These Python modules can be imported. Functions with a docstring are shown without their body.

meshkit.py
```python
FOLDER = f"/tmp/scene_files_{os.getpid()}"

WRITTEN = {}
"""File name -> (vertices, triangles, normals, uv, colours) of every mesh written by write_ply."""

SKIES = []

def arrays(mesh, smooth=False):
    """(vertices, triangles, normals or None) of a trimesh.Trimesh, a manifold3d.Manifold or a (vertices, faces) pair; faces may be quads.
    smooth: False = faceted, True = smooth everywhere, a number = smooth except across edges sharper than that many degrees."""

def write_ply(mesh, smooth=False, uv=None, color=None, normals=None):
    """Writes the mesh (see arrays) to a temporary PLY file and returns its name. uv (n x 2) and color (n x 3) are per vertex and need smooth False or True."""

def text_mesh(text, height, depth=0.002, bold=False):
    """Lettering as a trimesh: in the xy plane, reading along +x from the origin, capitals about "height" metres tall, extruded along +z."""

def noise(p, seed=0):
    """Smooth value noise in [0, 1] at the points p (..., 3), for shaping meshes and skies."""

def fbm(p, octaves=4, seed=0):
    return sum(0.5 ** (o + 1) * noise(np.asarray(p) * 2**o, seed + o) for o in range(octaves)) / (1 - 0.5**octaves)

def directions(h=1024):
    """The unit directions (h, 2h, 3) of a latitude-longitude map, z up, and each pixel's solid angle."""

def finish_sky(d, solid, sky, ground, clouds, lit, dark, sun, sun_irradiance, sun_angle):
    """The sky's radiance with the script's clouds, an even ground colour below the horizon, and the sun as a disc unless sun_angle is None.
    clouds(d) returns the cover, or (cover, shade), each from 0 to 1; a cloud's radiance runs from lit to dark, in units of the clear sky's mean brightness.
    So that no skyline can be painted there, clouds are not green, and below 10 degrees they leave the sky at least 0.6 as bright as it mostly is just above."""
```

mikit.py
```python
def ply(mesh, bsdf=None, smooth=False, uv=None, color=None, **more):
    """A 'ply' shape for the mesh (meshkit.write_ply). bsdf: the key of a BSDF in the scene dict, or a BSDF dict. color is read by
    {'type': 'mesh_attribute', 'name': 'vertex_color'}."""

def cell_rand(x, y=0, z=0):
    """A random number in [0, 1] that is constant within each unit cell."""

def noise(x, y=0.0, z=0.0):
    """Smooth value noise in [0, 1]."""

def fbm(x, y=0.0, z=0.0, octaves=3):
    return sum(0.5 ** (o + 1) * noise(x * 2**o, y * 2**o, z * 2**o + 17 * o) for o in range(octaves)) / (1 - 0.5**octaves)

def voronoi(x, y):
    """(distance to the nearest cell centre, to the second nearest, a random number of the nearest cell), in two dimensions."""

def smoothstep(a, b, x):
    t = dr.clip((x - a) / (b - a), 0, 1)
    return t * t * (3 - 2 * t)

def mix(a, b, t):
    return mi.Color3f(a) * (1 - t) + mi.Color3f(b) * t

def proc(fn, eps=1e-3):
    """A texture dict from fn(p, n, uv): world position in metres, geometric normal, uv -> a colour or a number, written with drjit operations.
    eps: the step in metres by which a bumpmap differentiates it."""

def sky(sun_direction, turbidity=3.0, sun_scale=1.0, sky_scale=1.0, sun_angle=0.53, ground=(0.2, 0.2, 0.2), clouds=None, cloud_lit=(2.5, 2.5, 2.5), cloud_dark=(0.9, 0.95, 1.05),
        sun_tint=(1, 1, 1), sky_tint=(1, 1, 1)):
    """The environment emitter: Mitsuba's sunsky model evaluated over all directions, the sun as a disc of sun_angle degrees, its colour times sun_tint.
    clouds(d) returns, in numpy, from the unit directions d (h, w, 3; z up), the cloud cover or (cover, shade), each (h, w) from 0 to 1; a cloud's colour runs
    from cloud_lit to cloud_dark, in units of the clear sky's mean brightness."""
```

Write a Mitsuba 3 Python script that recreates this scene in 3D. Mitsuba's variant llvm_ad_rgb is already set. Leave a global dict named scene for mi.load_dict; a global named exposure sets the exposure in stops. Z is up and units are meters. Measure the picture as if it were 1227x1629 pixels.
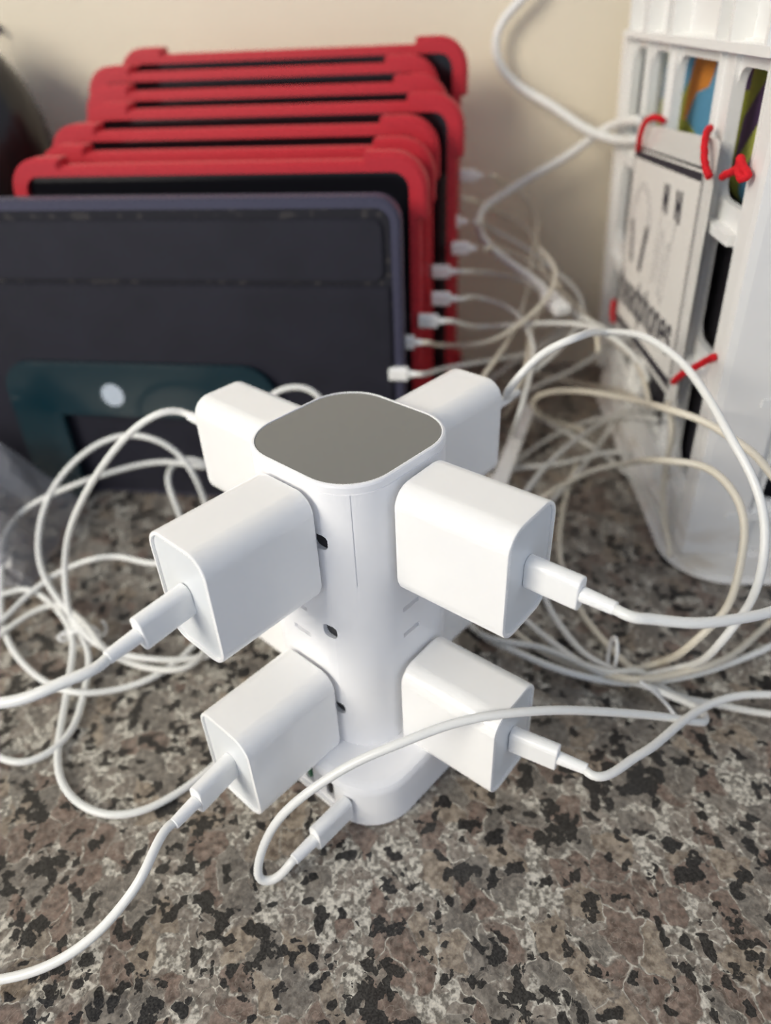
import math, random
import numpy as np, trimesh, manifold3d as m3
import drjit as dr, mitsuba as mi
import mikit, meshkit
from mikit import proc, fbm, noise, voronoi, smoothstep, mix, ply
from scipy.interpolate import CubicSpline
from scipy.spatial.transform import Rotation
from shapely.geometry import Polygon, LineString, box as sbox, Point
from shapely import affinity, union_all

T4 = mi.ScalarTransform4f
scene, labels = {}, {}

# ------------------------------------------------------------------ camera
PITCH, ROLL, FOCAL = math.radians(35.11), math.radians(-2.71), 1132.66
CAM = np.array([0, -0.2132, 0.2648])
_f = np.array([0, math.cos(PITCH), -math.sin(PITCH)]); _r = np.array([1.0, 0, 0]); _u = np.array([0, math.sin(PITCH), math.cos(PITCH)])
_up = -_r * math.sin(ROLL) + _u * math.cos(ROLL)
scene['camera'] = {'type': 'thinlens', 'fov': math.degrees(2 * math.atan(613.5 / FOCAL)), 'fov_axis': 'x', 'near_clip': 0.01, 'far_clip': 50.0,
                   'aperture_radius': 0.0022, 'focus_distance': 0.232,
                   'to_world': T4().look_at(origin=CAM.tolist(), target=(CAM + _f).tolist(), up=_up.tolist())}
# ------------------------------------------------------------------ light: room daylight and one window to the left
exposure = 0.42
AMBIENT = [0.31, 0.345, 0.415]
WINDOW_POWER = [12.3, 11.5, 10.0]
WINDOW_AT, WINDOW_SIZE = np.array([-1.45, -1.05, 1.02]), (0.95, 0.75)
scene['sky_light'] = {'type': 'constant', 'radiance': {'type': 'rgb', 'value': AMBIENT}}

# ------------------------------------------------------------------ materials
def mat(key, rgb, rough=0.4, spec=0.5, **k):
    base = rgb if isinstance(rgb, dict) else {'type': 'rgb', 'value': list(rgb)}
    scene[key] = {'type': 'twosided', 'nested': {'type': 'principled', 'base_color': base, 'roughness': rough, 'specular': spec, **k}}
    return key

mat('m_charger', (0.84, 0.835, 0.82), 0.16, 0.5)
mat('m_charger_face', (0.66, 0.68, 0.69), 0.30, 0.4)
mat('m_tower', (0.82, 0.82, 0.83), 0.34, 0.4)
mat('m_tower_plate', (0.185, 0.186, 0.176), 0.16, 0.35)
mat('m_dark', (0.02, 0.02, 0.022), 0.5)
mat('m_green', (0.02, 0.16, 0.07), 0.4)
mat('m_metal', (0.55, 0.55, 0.55), 0.3, metallic=1.0)
mat('m_cord_white', (0.73, 0.73, 0.705), 0.36)
mat('m_cord_grey', (0.64, 0.635, 0.60), 0.42)
mat('m_cord_cream', (0.63, 0.58, 0.48), 0.42)
mat('m_plug', (0.82, 0.82, 0.81), 0.24)
mat('m_red', (0.46, 0.016, 0.028), 0.42, 0.45)
mat('m_screen', (0.006, 0.006, 0.008), 0.10, 0.5)
mat('m_folio', proc(lambda p, n, uv: mi.Color3f(0.013, 0.013, 0.022) * (0.75 + 0.5 * fbm(p.x * 45, p.y * 45, p.z * 45))), 0.55, 0.30)
mat('m_folio_edge', (0.043, 0.043, 0.078), 0.45, 0.45)
mat('m_folio_worn', proc(lambda p, n, uv: mix((0.016, 0.016, 0.022), (0.055, 0.05, 0.05), 0.6 * smoothstep(0.60, 0.80, noise(p.x * 260, p.y * 260, p.z * 260)))), 0.7, 0.2)
mat('m_crate', (0.74, 0.74, 0.725), 0.40, 0.4)
mat('m_crate_dirty', proc(lambda p, n, uv: mix((0.74, 0.73, 0.71), (0.58, 0.52, 0.45), smoothstep(0.45, 0.8, fbm(p.x * 60, p.y * 60, p.z * 90)) * smoothstep(0.075, 0.02, p.z) * 0.6)), 0.42, 0.4)
mat('m_paper', (0.70, 0.68, 0.64), 0.6, 0.2)
mat('m_laminate', (0.66, 0.65, 0.62), 0.18, 0.5)
mat('m_ink', (0.035, 0.032, 0.04), 0.6, 0.2)
mat('m_ink_grey', (0.30, 0.29, 0.29), 0.6, 0.2)
mat('m_pipe', proc(lambda p, n, uv: mi.Color3f(0.55, 0.012, 0.02) * (0.7 + 0.6 * noise(p.x * 2500, p.y * 2500, p.z * 2500))), 0.8, 0.2)
mat('m_black_gloss', (0.010, 0.009, 0.009), 0.22, 0.5)
mat('m_black_soft', (0.022, 0.021, 0.026), 0.6, 0.3)
mat('m_hook', (0.07, 0.07, 0.075), 0.35)
mat('m_sticker', (0.46, 0.52, 0.60), 0.45)
mat('m_window_frame', (0.7, 0.7, 0.68), 0.5)
scene['m_teal'] = {'type': 'principled', 'base_color': {'type': 'rgb', 'value': [0.003, 0.021, 0.031]}, 'roughness': 0.14, 'specular': 0.5, 'spec_trans': 0.0}
scene['m_teal'] = {'type': 'twosided', 'nested': scene['m_teal']}
scene['m_film'] = {'type': 'blendbsdf', 'weight': 0.5, 'a': {'type': 'thindielectric', 'int_ior': 1.45},
                   'b': {'type': 'twosided', 'nested': {'type': 'principled', 'base_color': {'type': 'rgb', 'value': [0.30, 0.31, 0.34]}, 'roughness': 0.25, 'specular': 0.6}}}

def wall_color(p, n, uv):
    return mi.Color3f(0.76, 0.685, 0.545) * (0.97 + 0.06 * fbm(p.x * 9, p.y * 9, p.z * 9))
scene['m_wall_bump'] = {'type': 'twosided', 'nested': {'type': 'bumpmap', 'scale': 1.0, 'tex': proc(lambda p, n, uv: 0.00012 * fbm(p.x * 700, p.y * 700, p.z * 700), 2e-4),
                        'bsdf': {'type': 'principled', 'base_color': proc(wall_color), 'roughness': 0.6, 'specular': 0.25}}}

def granite(p, n, uv):
    x, y = p.x + 3.0, p.y + 3.0
    wx, wy = fbm(x * 150, y * 150, 1.0, 3) - 0.5, fbm(x * 150, y * 150, 7.0, 3) - 0.5
    a, b = x + 0.0075 * wx, y + 0.0075 * wy
    fine = fbm(x * 800, y * 800, 3.0, 3)
    grain = noise(x * 2200, y * 2200, 5.0)
    big = fbm(x * 34, y * 34, 41.0, 2)
    # pale feldspar ground, mottled
    col = mix((0.17, 0.155, 0.132), (0.66, 0.62, 0.54), smoothstep(0.25, 0.75, fine))
    # brown and grey angular crystals with thin pale rims
    d1, d2, r = voronoi(a * 96, b * 80 + a * 20)
    inside = smoothstep(0.015, 0.10, d2 - d1 + 0.12 * (fine - 0.5)) * smoothstep(0.36, 0.37, r + 0.5 * (big - 0.5))
    tex = smoothstep(0.2, 0.8, fbm(x * 560, y * 560, r * 40, 3))
    body = mix((0.080, 0.052, 0.041), (0.255, 0.180, 0.145), tex)
    body = mix(body, mix((0.085, 0.075, 0.067), (0.24, 0.215, 0.185), tex), smoothstep(0.58, 0.59, r))
    body = mix(body, mix((0.14, 0.105, 0.078), (0.40, 0.33, 0.255), tex), smoothstep(0.83, 0.84, r))
    vein = fbm(a * 330, b * 330, 13.0, 2)
    body = mix(body, (0.40, 0.355, 0.30), smoothstep(0.030, 0.0, dr.abs(vein - 0.5)) * 0.45)
    col = mix(col, body, inside * 0.88)
    # smaller grains between
    e1, e2, s = voronoi(a * 210 + 9.3, b * 210 + 4.1)
    small = smoothstep(0.03, 0.16, e2 - e1) * smoothstep(0.46, 0.48, s) * (1 - 0.75 * inside)
    col = mix(col, mix((0.105, 0.082, 0.068), (0.30, 0.255, 0.215), tex), small * 0.75)
    # black mica: small ragged plates gathered in clusters
    field = fbm(x * 165, y * 165, 21.0, 3) + 0.18 * (big - 0.5)
    k1, k2, q = voronoi(a * 330 + 31, b * 330 + 17)
    black = smoothstep(0.30, 0.36, (field - 0.5) * 2.0 + 0.30 * (q - 0.5) + 0.35 * (fine - 0.5))
    m1, m2, w = voronoi(a * 250 + 3, b * 250 + 57)
    black = dr.maximum(black, smoothstep(0.90, 0.91, w) * smoothstep(0.60, 0.45, m1 + 0.4 * (fine - 0.5)))
    col = mix(col, mix((0.007, 0.007, 0.008), (0.040, 0.038, 0.036), grain), black * 0.96)
    return col * (0.75 + 0.22 * grain)
scene['m_granite'] = {'type': 'twosided', 'nested': {'type': 'principled', 'base_color': proc(granite), 'roughness': 0.16, 'specular': 0.28}}

def patchwork(seed):
    def fn(p, n, uv):
        x, y = p.y * 58 + seed + 0.5 * p.z * 40, p.z * 42 + 0.3 * p.y * 58 + seed
        d1, d2, r = voronoi(x, y)
        col = mix((0.09, 0.26, 0.40), (0.25, 0.27, 0.035), smoothstep(0.34, 0.35, r))
        col = mix(col, (0.085, 0.045, 0.12), smoothstep(0.55, 0.56, r))
        col = mix(col, (0.55, 0.20, 0.03), smoothstep(0.74, 0.75, r))
        return mix(col, (0.42, 0.45, 0.10), smoothstep(0.86, 0.87, r))
    return fn
mat('m_patch_a', proc(patchwork(3.7)), 0.7, 0.2)
mat('m_patch_b', proc(patchwork(11.2)), 0.7, 0.2)

# ------------------------------------------------------------------ helpers
def put(key, mesh, m, smooth=30):
    k = key
    i = 1
    while k in scene:
        k = f'{key}_{i:03d}'; i += 1
    scene[k] = ply(mesh, m, smooth)
    return k

USED = set()
def thing(name, label, cat, group=None):
    k, i = name, 1
    while k in USED:
        k = f'{name}_{i:03d}'; i += 1
    USED.add(k)
    labels[k] = {'label': label, 'category': cat}
    if group: labels[k]['group'] = group
    return k

def part(parent, name, mesh, m, smooth=30, label=None):
    k = put(f'{parent}__{name}', mesh, m, smooth)
    if label: labels[k] = {'label': label}
    return k

def box(x0, x1, y0, y1, z0, z1):
    b = trimesh.creation.box((x1 - x0, y1 - y0, z1 - z0)); b.apply_translation(((x0 + x1) / 2, (y0 + y1) / 2, (z0 + z1) / 2)); return b

def man(mesh):
    return m3.Manifold(m3.Mesh(np.asarray(mesh.vertices, np.float32), np.asarray(mesh.faces, np.uint32)))

def unman(m):
    q = m.to_mesh(); return trimesh.Trimesh(q.vert_properties[:, :3], q.tri_verts, process=False)

def rbox(x0, x1, y0, y1, z0, z1, r, seg=3):
    s = trimesh.creation.icosphere(seg - 1, r)
    pts = np.vstack([s.vertices + [x, y, z] for x in (x0 + r, x1 - r) for y in (y0 + r, y1 - r) for z in (z0 + r, z1 - r)])
    return trimesh.convex.convex_hull(pts)

def rrect(a, b, r, n=10):
    out = []
    for k, (sx, sy) in enumerate([(1, 1), (-1, 1), (-1, -1), (1, -1)]):
        t = np.linspace(0, math.pi / 2, n) + k * math.pi / 2
        out.append(np.stack([sx * (a - r) + r * np.cos(t), sy * (b - r) + r * np.sin(t)], -1))
    return np.vstack(out)

def loft(rings, closed=True):
    n = len(rings[0]); v = [np.vstack(rings)]; f = []
    i = np.arange(n); j = (i + 1) % n
    for k in range(len(rings) - 1):
        a, b = k * n, (k + 1) * n
        f += [np.stack([a + i, a + j, b + j], 1), np.stack([a + i, b + j, b + i], 1)]
    if closed:
        c0, c1 = len(rings) * n, len(rings) * n + 1
        v += [rings[0].mean(0)[None], rings[-1].mean(0)[None]]
        f += [np.stack([j, i, i * 0 + c0], 1), np.stack([(len(rings) - 1) * n + i, (len(rings) - 1) * n + j, i * 0 + c1], 1)]
    m = trimesh.Trimesh(np.vstack(v), np.vstack(f), process=False)
    return m

def lift(poly, z):
    return np.column_stack([poly, np.full(len(poly), z)])

def rr_loft(a, b, r, prof, n=10):
    """stack of rounded rectangles along z; prof = [(inset, z)]"""
    return loft([lift(rrect(a - i, b - i, max(r - i, 0.0004), n), z) for i, z in prof])

def frame(o, x, y, z):
    M = np.eye(4); M[:3, 0], M[:3, 1], M[:3, 2], M[:3, 3] = x, y, z, o; return M

def at(mesh, M):
    m = mesh.copy(); m.apply_transform(M); return m

def tube(points, r, sides=10, step=0.0025, caps=True, rough=0):
    P = np.asarray(points, float)
    t = np.r_[0, np.cumsum(np.sqrt(np.linalg.norm(np.diff(P, axis=0), axis=1)) + 1e-9)]
    cs = CubicSpline(t, P)
    L = np.linalg.norm(np.diff(cs(np.linspace(0, t[-1], 400)), axis=0), axis=1).sum()
    u = np.linspace(0, t[-1], max(int(L / step), 8))
    p = cs(u); p[:, 2] = np.maximum(p[:, 2], r + 0.0002)
    d = np.gradient(p, axis=0); d /= np.linalg.norm(d, axis=1, keepdims=True)
    a = np.cross(d[0], [0.3, 0.2, 0.93]); a /= np.linalg.norm(a)
    ang = np.arange(sides) * 2 * math.pi / sides
    rings = []
    rng = np.random.default_rng(5)
    for k in range(len(p)):
        a = a - d[k] * (a @ d[k]); a /= np.linalg.norm(a); b = np.cross(d[k], a)
        rr = r * (1 + rough * rng.uniform(-1, 1, (sides, 1)))
        rings.append(p[k] + rr * (np.cos(ang)[:, None] * a + np.sin(ang)[:, None] * b))
    return loft(rings)

def rod(p0, p1, r0, r1=None, sides=20, bev=0.0):
    p0, p1 = np.asarray(p0, float), np.asarray(p1, float); r1 = r0 if r1 is None else r1
    d = p1 - p0; L = np.linalg.norm(d); d /= L
    a = np.cross(d, [0.31, 0.2, 0.9]); a /= np.linalg.norm(a); b = np.cross(d, a)
    ang = np.arange(sides) * 2 * math.pi / sides
    c = np.cos(ang)[:, None] * a + np.sin(ang)[:, None] * b
    prof = [(0, r0 - bev), (bev, r0), (L - bev, r1), (L, r1 - bev)] if bev else [(0, r0), (L, r1)]
    return loft([p0 + d * s + c * r for s, r in prof])

# <<CORDS
CORDS = {
 'L1': [[-78.2,-72.4,121.6],[-82.7,-77.8,121.2],[-88.4,-80.1,120.5],[-98.2,-82.8,118.0],[-109.9,-81.5,115.0],[-122.4,-77.4,112.0],[-215.0,-85.0,85.0],[-280.0,-60.0,30.0],[-360.0,-40.0,3.0],[-480.0,0.0,3.0]],
 'L2': [[-75.9,-74.2,42.9],[-79.9,-80.0,43.1],[-84.1,-89.5,39.0],[-90.8,-95.3,32.0],[-101.5,-99.9,22.0],[-122.1,-104.4,10.0],[-150.1,-103.7,3.0],[-172.9,-100.8,3.0],[-300.0,-120.0,3.0],[-450.0,-60.0,3.0]],
 'R1': [[63.4,-64.2,123.0],[68.7,-68.8,123.0],[73.1,-68.6,122.0],[85.5,-67.9,119.0],[100.4,-64.2,116.0],[114.2,-58.7,113.0],[142.4,-45.7,108.0],[260.0,-30.0,80.0],[340.0,-20.0,20.0],[420.0,0.0,3.0]],
 'R2': [[66.2,-60.3,41.9],[72.2,-63.9,41.9],[84.1,-56.8,40.0],[94.1,-50.1,37.5],[109.1,-37.3,32.0],[126.9,-23.6,26.0],[144.2,-15.6,22.0],[162.0,-12.3,18.0],[192.7,-8.1,8.0]],
 'BL1': [[-82.9,67.9,123.0],[-88.0,72.7,123.0],[-94.5,71.8,124.0],[-108.0,71.6,118.0],[-129.3,75.2,98.0],[-154.5,84.8,66.0],[-168.0,86.8,42.0],[-172.2,79.6,22.0],[-165.5,61.8,12.0],[-155.3,48.0,7.0],[-150.4,34.7,5.0],[-148.4,18.9,3.0],[-147.3,-0.5,3.0],[-153.1,-12.4,3.0],[-162.4,-17.3,3.0],[-174.6,-14.4,3.0],[-190.4,-7.0,3.0]],
 'BL2': [[-82.9,67.9,41.9],[-88.0,72.7,41.9],[-102.7,76.3,38.0],[-125.4,83.7,30.0],[-146.8,95.7,26.0],[-169.7,100.4,20.0],[-188.1,94.8,14.0],[-200.8,82.6,9.0],[-206.9,70.8,7.0],[-215.0,65.2,6.0],[-228.5,74.3,5.0],[-230.5,88.0,5.0],[-217.7,91.7,6.0],[-206.1,94.5,7.0],[-189.8,85.4,8.0],[-171.2,65.3,9.0],[-161.7,48.7,9.0],[-158.7,34.3,6.0],[-155.0,11.0,3.0],[-151.1,-8.8,2.0],[-144.0,-26.0,2.0],[-131.6,-38.5,2.0],[-117.3,-44.0,2.0],[-104.1,-42.5,2.0],[-92.0,-35.4,2.0],[-81.2,-25.4,2.0],[-70.0,-11.3,2.0]],
 'coil': [[-119.0,124.6,4.0],[-124.8,142.4,18.0],[-128.6,148.9,30.0],[-131.4,158.6,38.0],[-126.7,167.9,42.0],[-116.0,167.5,43.0],[-106.8,159.2,43.0],[-110.4,156.3,45.0],[-130.9,160.0,47.0],[-156.0,158.2,45.0],[-181.0,153.4,40.0],[-202.3,150.7,33.0],[-220.1,145.7,25.0],[-228.4,134.7,17.0],[-222.9,110.3,11.0],[-214.7,84.4,4.0],[-203.9,63.3,3.0],[-187.2,42.7,3.0],[-166.2,25.3,4.5],[-149.0,18.3,5.5],[-133.2,21.4,3.0],[-116.2,29.1,3.0],[-102.1,46.7,3.0],[-94.8,79.7,3.0],[-99.7,119.0,12.0],[-105.6,135.3,32.0],[-109.2,137.6,50.0],[-117.3,142.9,62.0],[-128.9,145.9,70.0],[-146.8,149.2,72.0],[-166.9,147.1,66.0],[-184.2,140.6,54.0],[-195.0,132.2,41.0],[-199.4,119.1,27.0],[-193.6,99.6,18.0],[-180.5,80.7,13.5],[-163.8,61.2,12.5],[-150.4,46.3,12.5],[-140.2,41.7,9.0],[-117.4,37.1,6.0],[-93.9,40.6,3.0],[-81.8,50.3,3.0]],
 'short': [[-215.0,47.9,3.0],[-209.1,57.6,4.0],[-201.8,64.1,6.2],[-191.0,72.9,9.0],[-179.4,75.4,11.0],[-167.3,67.6,12.5],[-149.8,47.9,16.5],[-142.4,40.1,13.0],[-132.4,36.8,6.0],[-112.0,29.8,6.0],[-99.7,30.5,7.0],[-92.2,49.2,7.0]],
 'base': [[-38.1,-71.0,12.5],[-39.9,-72.8,12.5],[-43.4,-74.3,8.5],[-48.4,-75.5,5.0],[-52.2,-75.4,6.0],[-52.7,-73.1,10.5],[-49.5,-69.0,19.0],[-41.9,-65.9,31.0],[-28.5,-63.0,43.0],[-13.6,-60.6,52.5],[2.0,-58.6,59.0],[15.2,-55.8,62.2],[28.4,-53.7,64.0],[41.9,-51.5,63.0],[56.2,-48.0,59.0],[71.8,-43.5,52.0],[88.6,-38.3,43.0],[106.7,-33.1,33.0],[123.0,-28.5,23.0],[128.7,-24.3,18.5],[131.0,-14.5,13.5],[124.4,-3.4,9.0],[115.2,3.0,9.0],[105.8,6.4,10.0],[92.3,15.8,9.0],[79.5,35.9,6.0],[69.6,55.2,4.0],[59.4,84.3,3.0]],
 'BR1': [[56.5,71.5,123.0],[61.3,76.6,123.0],[54.3,64.6,128.0],[62.2,63.0,141.0],[71.4,60.8,150.0],[81.2,61.0,154.0],[106.4,106.6,137.2],[114.6,96.5,140.3],[120.1,79.9,142.7],[125.6,63.9,140.8],[128.6,49.1,137.2],[129.5,30.5,133.3],[130.6,16.3,128.8],[134.0,6.7,122.1],[136.6,-1.0,114.6],[138.1,-7.6,105.1],[137.6,-14.0,92.6],[137.2,-15.5,80.1],[136.0,-14.3,67.8],[130.7,-13.4,50.0],[135.9,12.9,10.0],[121.5,11.9,7.0],[111.4,12.2,6.5],[100.2,19.7,6.0],[92.6,30.5,5.0],[87.3,47.1,4.0],[84.0,67.3,3.0],[84.5,87.9,3.0],[83.7,110.5,3.0]],
 'BR2': [[56.5,71.5,41.9],[61.3,76.6,41.9],[71.2,106.1,36.0],[101.9,163.1,30.0],[136.3,205.5,27.0],[165.3,233.9,24.0],[157.7,155.6,69.9],[153.4,116.9,89.7]],
 'S2': [[152.8,242.1,6.0],[131.1,250.5,12.0],[110.7,230.7,30.0],[103.8,223.0,42.0],[106.1,215.6,52.0],[116.1,204.5,60.0],[130.4,179.3,70.0],[143.1,139.6,83.0],[127.4,64.2,116.9],[137.0,52.2,117.1],[143.4,41.3,115.6],[148.6,31.5,113.8],[152.7,21.2,109.6],[159.0,10.5,99.7],[162.6,2.1,84.2],[160.8,-4.8,67.4],[191.3,43.0,6.0],[167.4,25.1,6.0],[143.1,11.3,10.5],[125.0,7.0,10.5],[108.5,2.6,14.5],[99.6,9.0,10.5],[91.0,18.3,5.5],[76.0,31.4,3.0],[63.4,47.4,3.0],[53.7,69.4,3.0]],
 'S3': [[87.7,141.4,3.0],[98.4,153.7,12.0],[112.3,146.4,28.0],[121.9,134.3,43.0],[133.0,116.3,58.0],[123.1,51.6,99.0],[132.9,41.8,102.4],[138.5,32.0,102.4],[142.4,21.5,97.9],[143.2,13.2,91.3],[142.1,7.0,82.5],[139.1,-0.1,68.9],[135.0,-3.6,58.7],[124.0,-5.8,43.3],[127.2,19.6,6.0],[115.9,18.6,3.5],[111.8,22.9,3.5],[103.5,46.1,3.0],[100.1,66.8,2.0],[98.9,93.4,2.0],[101.6,116.3,2.0],[111.0,149.0,2.0],[124.5,184.4,3.0],[135.1,206.9,4.0]],
 'S4': [[38.9,58.3,3.0],[48.6,43.5,3.0],[60.0,31.2,6.0],[80.7,15.1,8.0],[102.4,8.6,6.5],[113.7,7.5,6.5],[138.5,11.5,5.0],[166.6,21.5,3.0],[185.7,29.4,3.0],[214.0,46.4,3.0]],
 'S5': [[43.6,44.7,7.0],[54.9,36.4,8.0],[72.1,31.0,8.0],[87.6,19.7,9.0],[101.6,9.0,12.5],[114.1,10.8,10.0],[127.2,2.5,4.0],[140.5,-2.5,3.0],[154.1,-7.2,3.0],[166.8,-10.8,3.0],[182.2,-15.1,3.0]],
 'S8': [[63.9,165.6,2.0],[92.0,211.6,2.0],[125.2,243.6,4.0],[156.9,261.2,6.0],[163.9,211.6,35.6],[156.7,144.2,68.6]],
 'S10': [[113.1,300.0,2.0],[126.8,267.9,3.0],[148.8,229.3,4.0],[162.9,192.1,4.0],[157.9,134.4,20.7],[155.0,105.0,25.4]],
 'S11': [[151.6,123.8,90.0],[154.3,121.5,81.8],[154.2,115.8,71.6],[155.1,115.7,48.6],[155.2,107.3,29.0],[154.0,92.0,21.3],[153.8,86.4,15.7]],
 'S12': [[88.0,272.1,12.0],[93.7,271.3,20.0],[120.7,277.9,30.0],[150.9,288.6,38.0],[169.2,296.3,46.0],[167.7,269.6,69.0]],
 'S13': [[127.8,354.0,10.0],[140.1,333.4,10.0],[168.9,310.0,12.0],[163.3,210.0,52.7],[157.3,152.9,71.3]],
 'S14': [[170.9,300.3,59.3],[163.7,225.9,75.4],[160.5,191.8,79.0],[158.9,170.3,74.0],[158.1,160.0,67.7]],
 'S15': [[91.9,142.5,2.0],[103.4,158.0,2.0],[118.5,175.7,5.0],[136.4,196.9,8.0],[162.1,235.7,9.0],[165.5,226.6,28.8]],
 'S16': [[71.3,189.1,6.0],[87.3,196.4,7.0],[106.7,197.9,8.0],[124.0,200.5,8.0],[149.4,206.6,10.0],[162.8,190.2,17.4]],
 'S17': [[63.8,290.6,12.0],[81.9,299.3,22.0],[103.8,314.8,30.0],[132.4,335.9,38.0],[156.6,345.9,50.0],[170.2,343.9,60.0]],
 'S18': [[94.0,276.5,4.0],[116.9,313.9,20.0],[130.1,335.2,40.0],[138.3,337.0,65.0],[122.1,258.9,110.3]],
 'S19': [[-74.8,125.0,60.9],[-64.7,125.0,90.4],[-56.6,127.0,102.9],[-44.4,128.0,106.8],[-34.2,127.0,103.6],[-27.3,125.0,90.7],[-25.8,122.0,62.1]],
 'tail': [[109.1,-1.2,17.5],[116.5,-2.5,11.0],[122.6,-3.4,4.0],[125.3,-8.1,1.8]],
 'cordA': [[150.0,366.0,400.0],[135.0,368.0,350.0],[116.0,377.0,277.2],[107.8,378.6,266.6],[96.8,380.9,255.4],[92.7,381.2,243.6],[96.8,380.3,229.6],[111.7,375.8,215.9],[131.0,356.1,205.2],[149.3,335.7,193.5],[164.2,317.6,188.6],[162.5,268.3,194.8]],
 'cordB': [[161.3,258.3,206.1],[162.7,329.6,193.6],[155.4,339.1,186.2],[140.9,346.5,174.2],[120.5,352.6,162.0],[98.3,353.6,149.5],[83.8,348.1,141.6],[78.9,337.6,135.4],[79.6,320.2,128.1],[91.6,301.3,118.5],[107.7,277.5,110.8],[115.1,255.4,105.5]],
 't_p1': [[22.1,165.0,94.2],[24.6,164.6,94.2],[38.6,206.1,78.0],[56.4,221.1,74.0],[84.9,242.3,68.0],[110.8,263.2,64.0],[143.6,296.9,62.0],[170.5,309.0,62.0],[163.3,226.3,83.8]],
 't_p2': [[26.7,179.2,107.3],[29.1,178.8,107.3],[41.5,238.4,81.2],[58.9,233.1,82.4],[77.7,230.4,87.3],[97.8,232.8,99.4],[111.5,240.6,110.5],[118.2,252.5,118.7],[117.4,262.8,124.7],[110.7,273.4,131.1]],
 't_r7': [[41.1,191.6,114.8],[43.6,191.2,114.8],[69.9,254.3,86.4],[89.1,244.8,90.3],[110.6,235.2,94.1],[131.0,224.3,95.9],[144.0,210.6,93.9],[155.9,193.6,87.0],[158.5,170.3,81.0]],
 't_r6': [[50.8,213.9,120.1],[53.2,213.5,120.1],[73.0,280.4,97.5],[89.0,266.6,95.2],[97.5,245.8,91.7],[99.1,217.7,86.6],[92.9,189.8,81.6],[83.0,160.8,75.3],[94.7,240.5,10.0]],
 't_r5': [[52.7,237.6,129.3],[55.2,237.2,129.3],[80.5,310.6,105.7],[100.8,297.6,104.6],[117.0,276.0,99.9],[131.9,253.6,94.2],[148.9,226.3,90.1],[158.3,196.0,81.8]],
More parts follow.
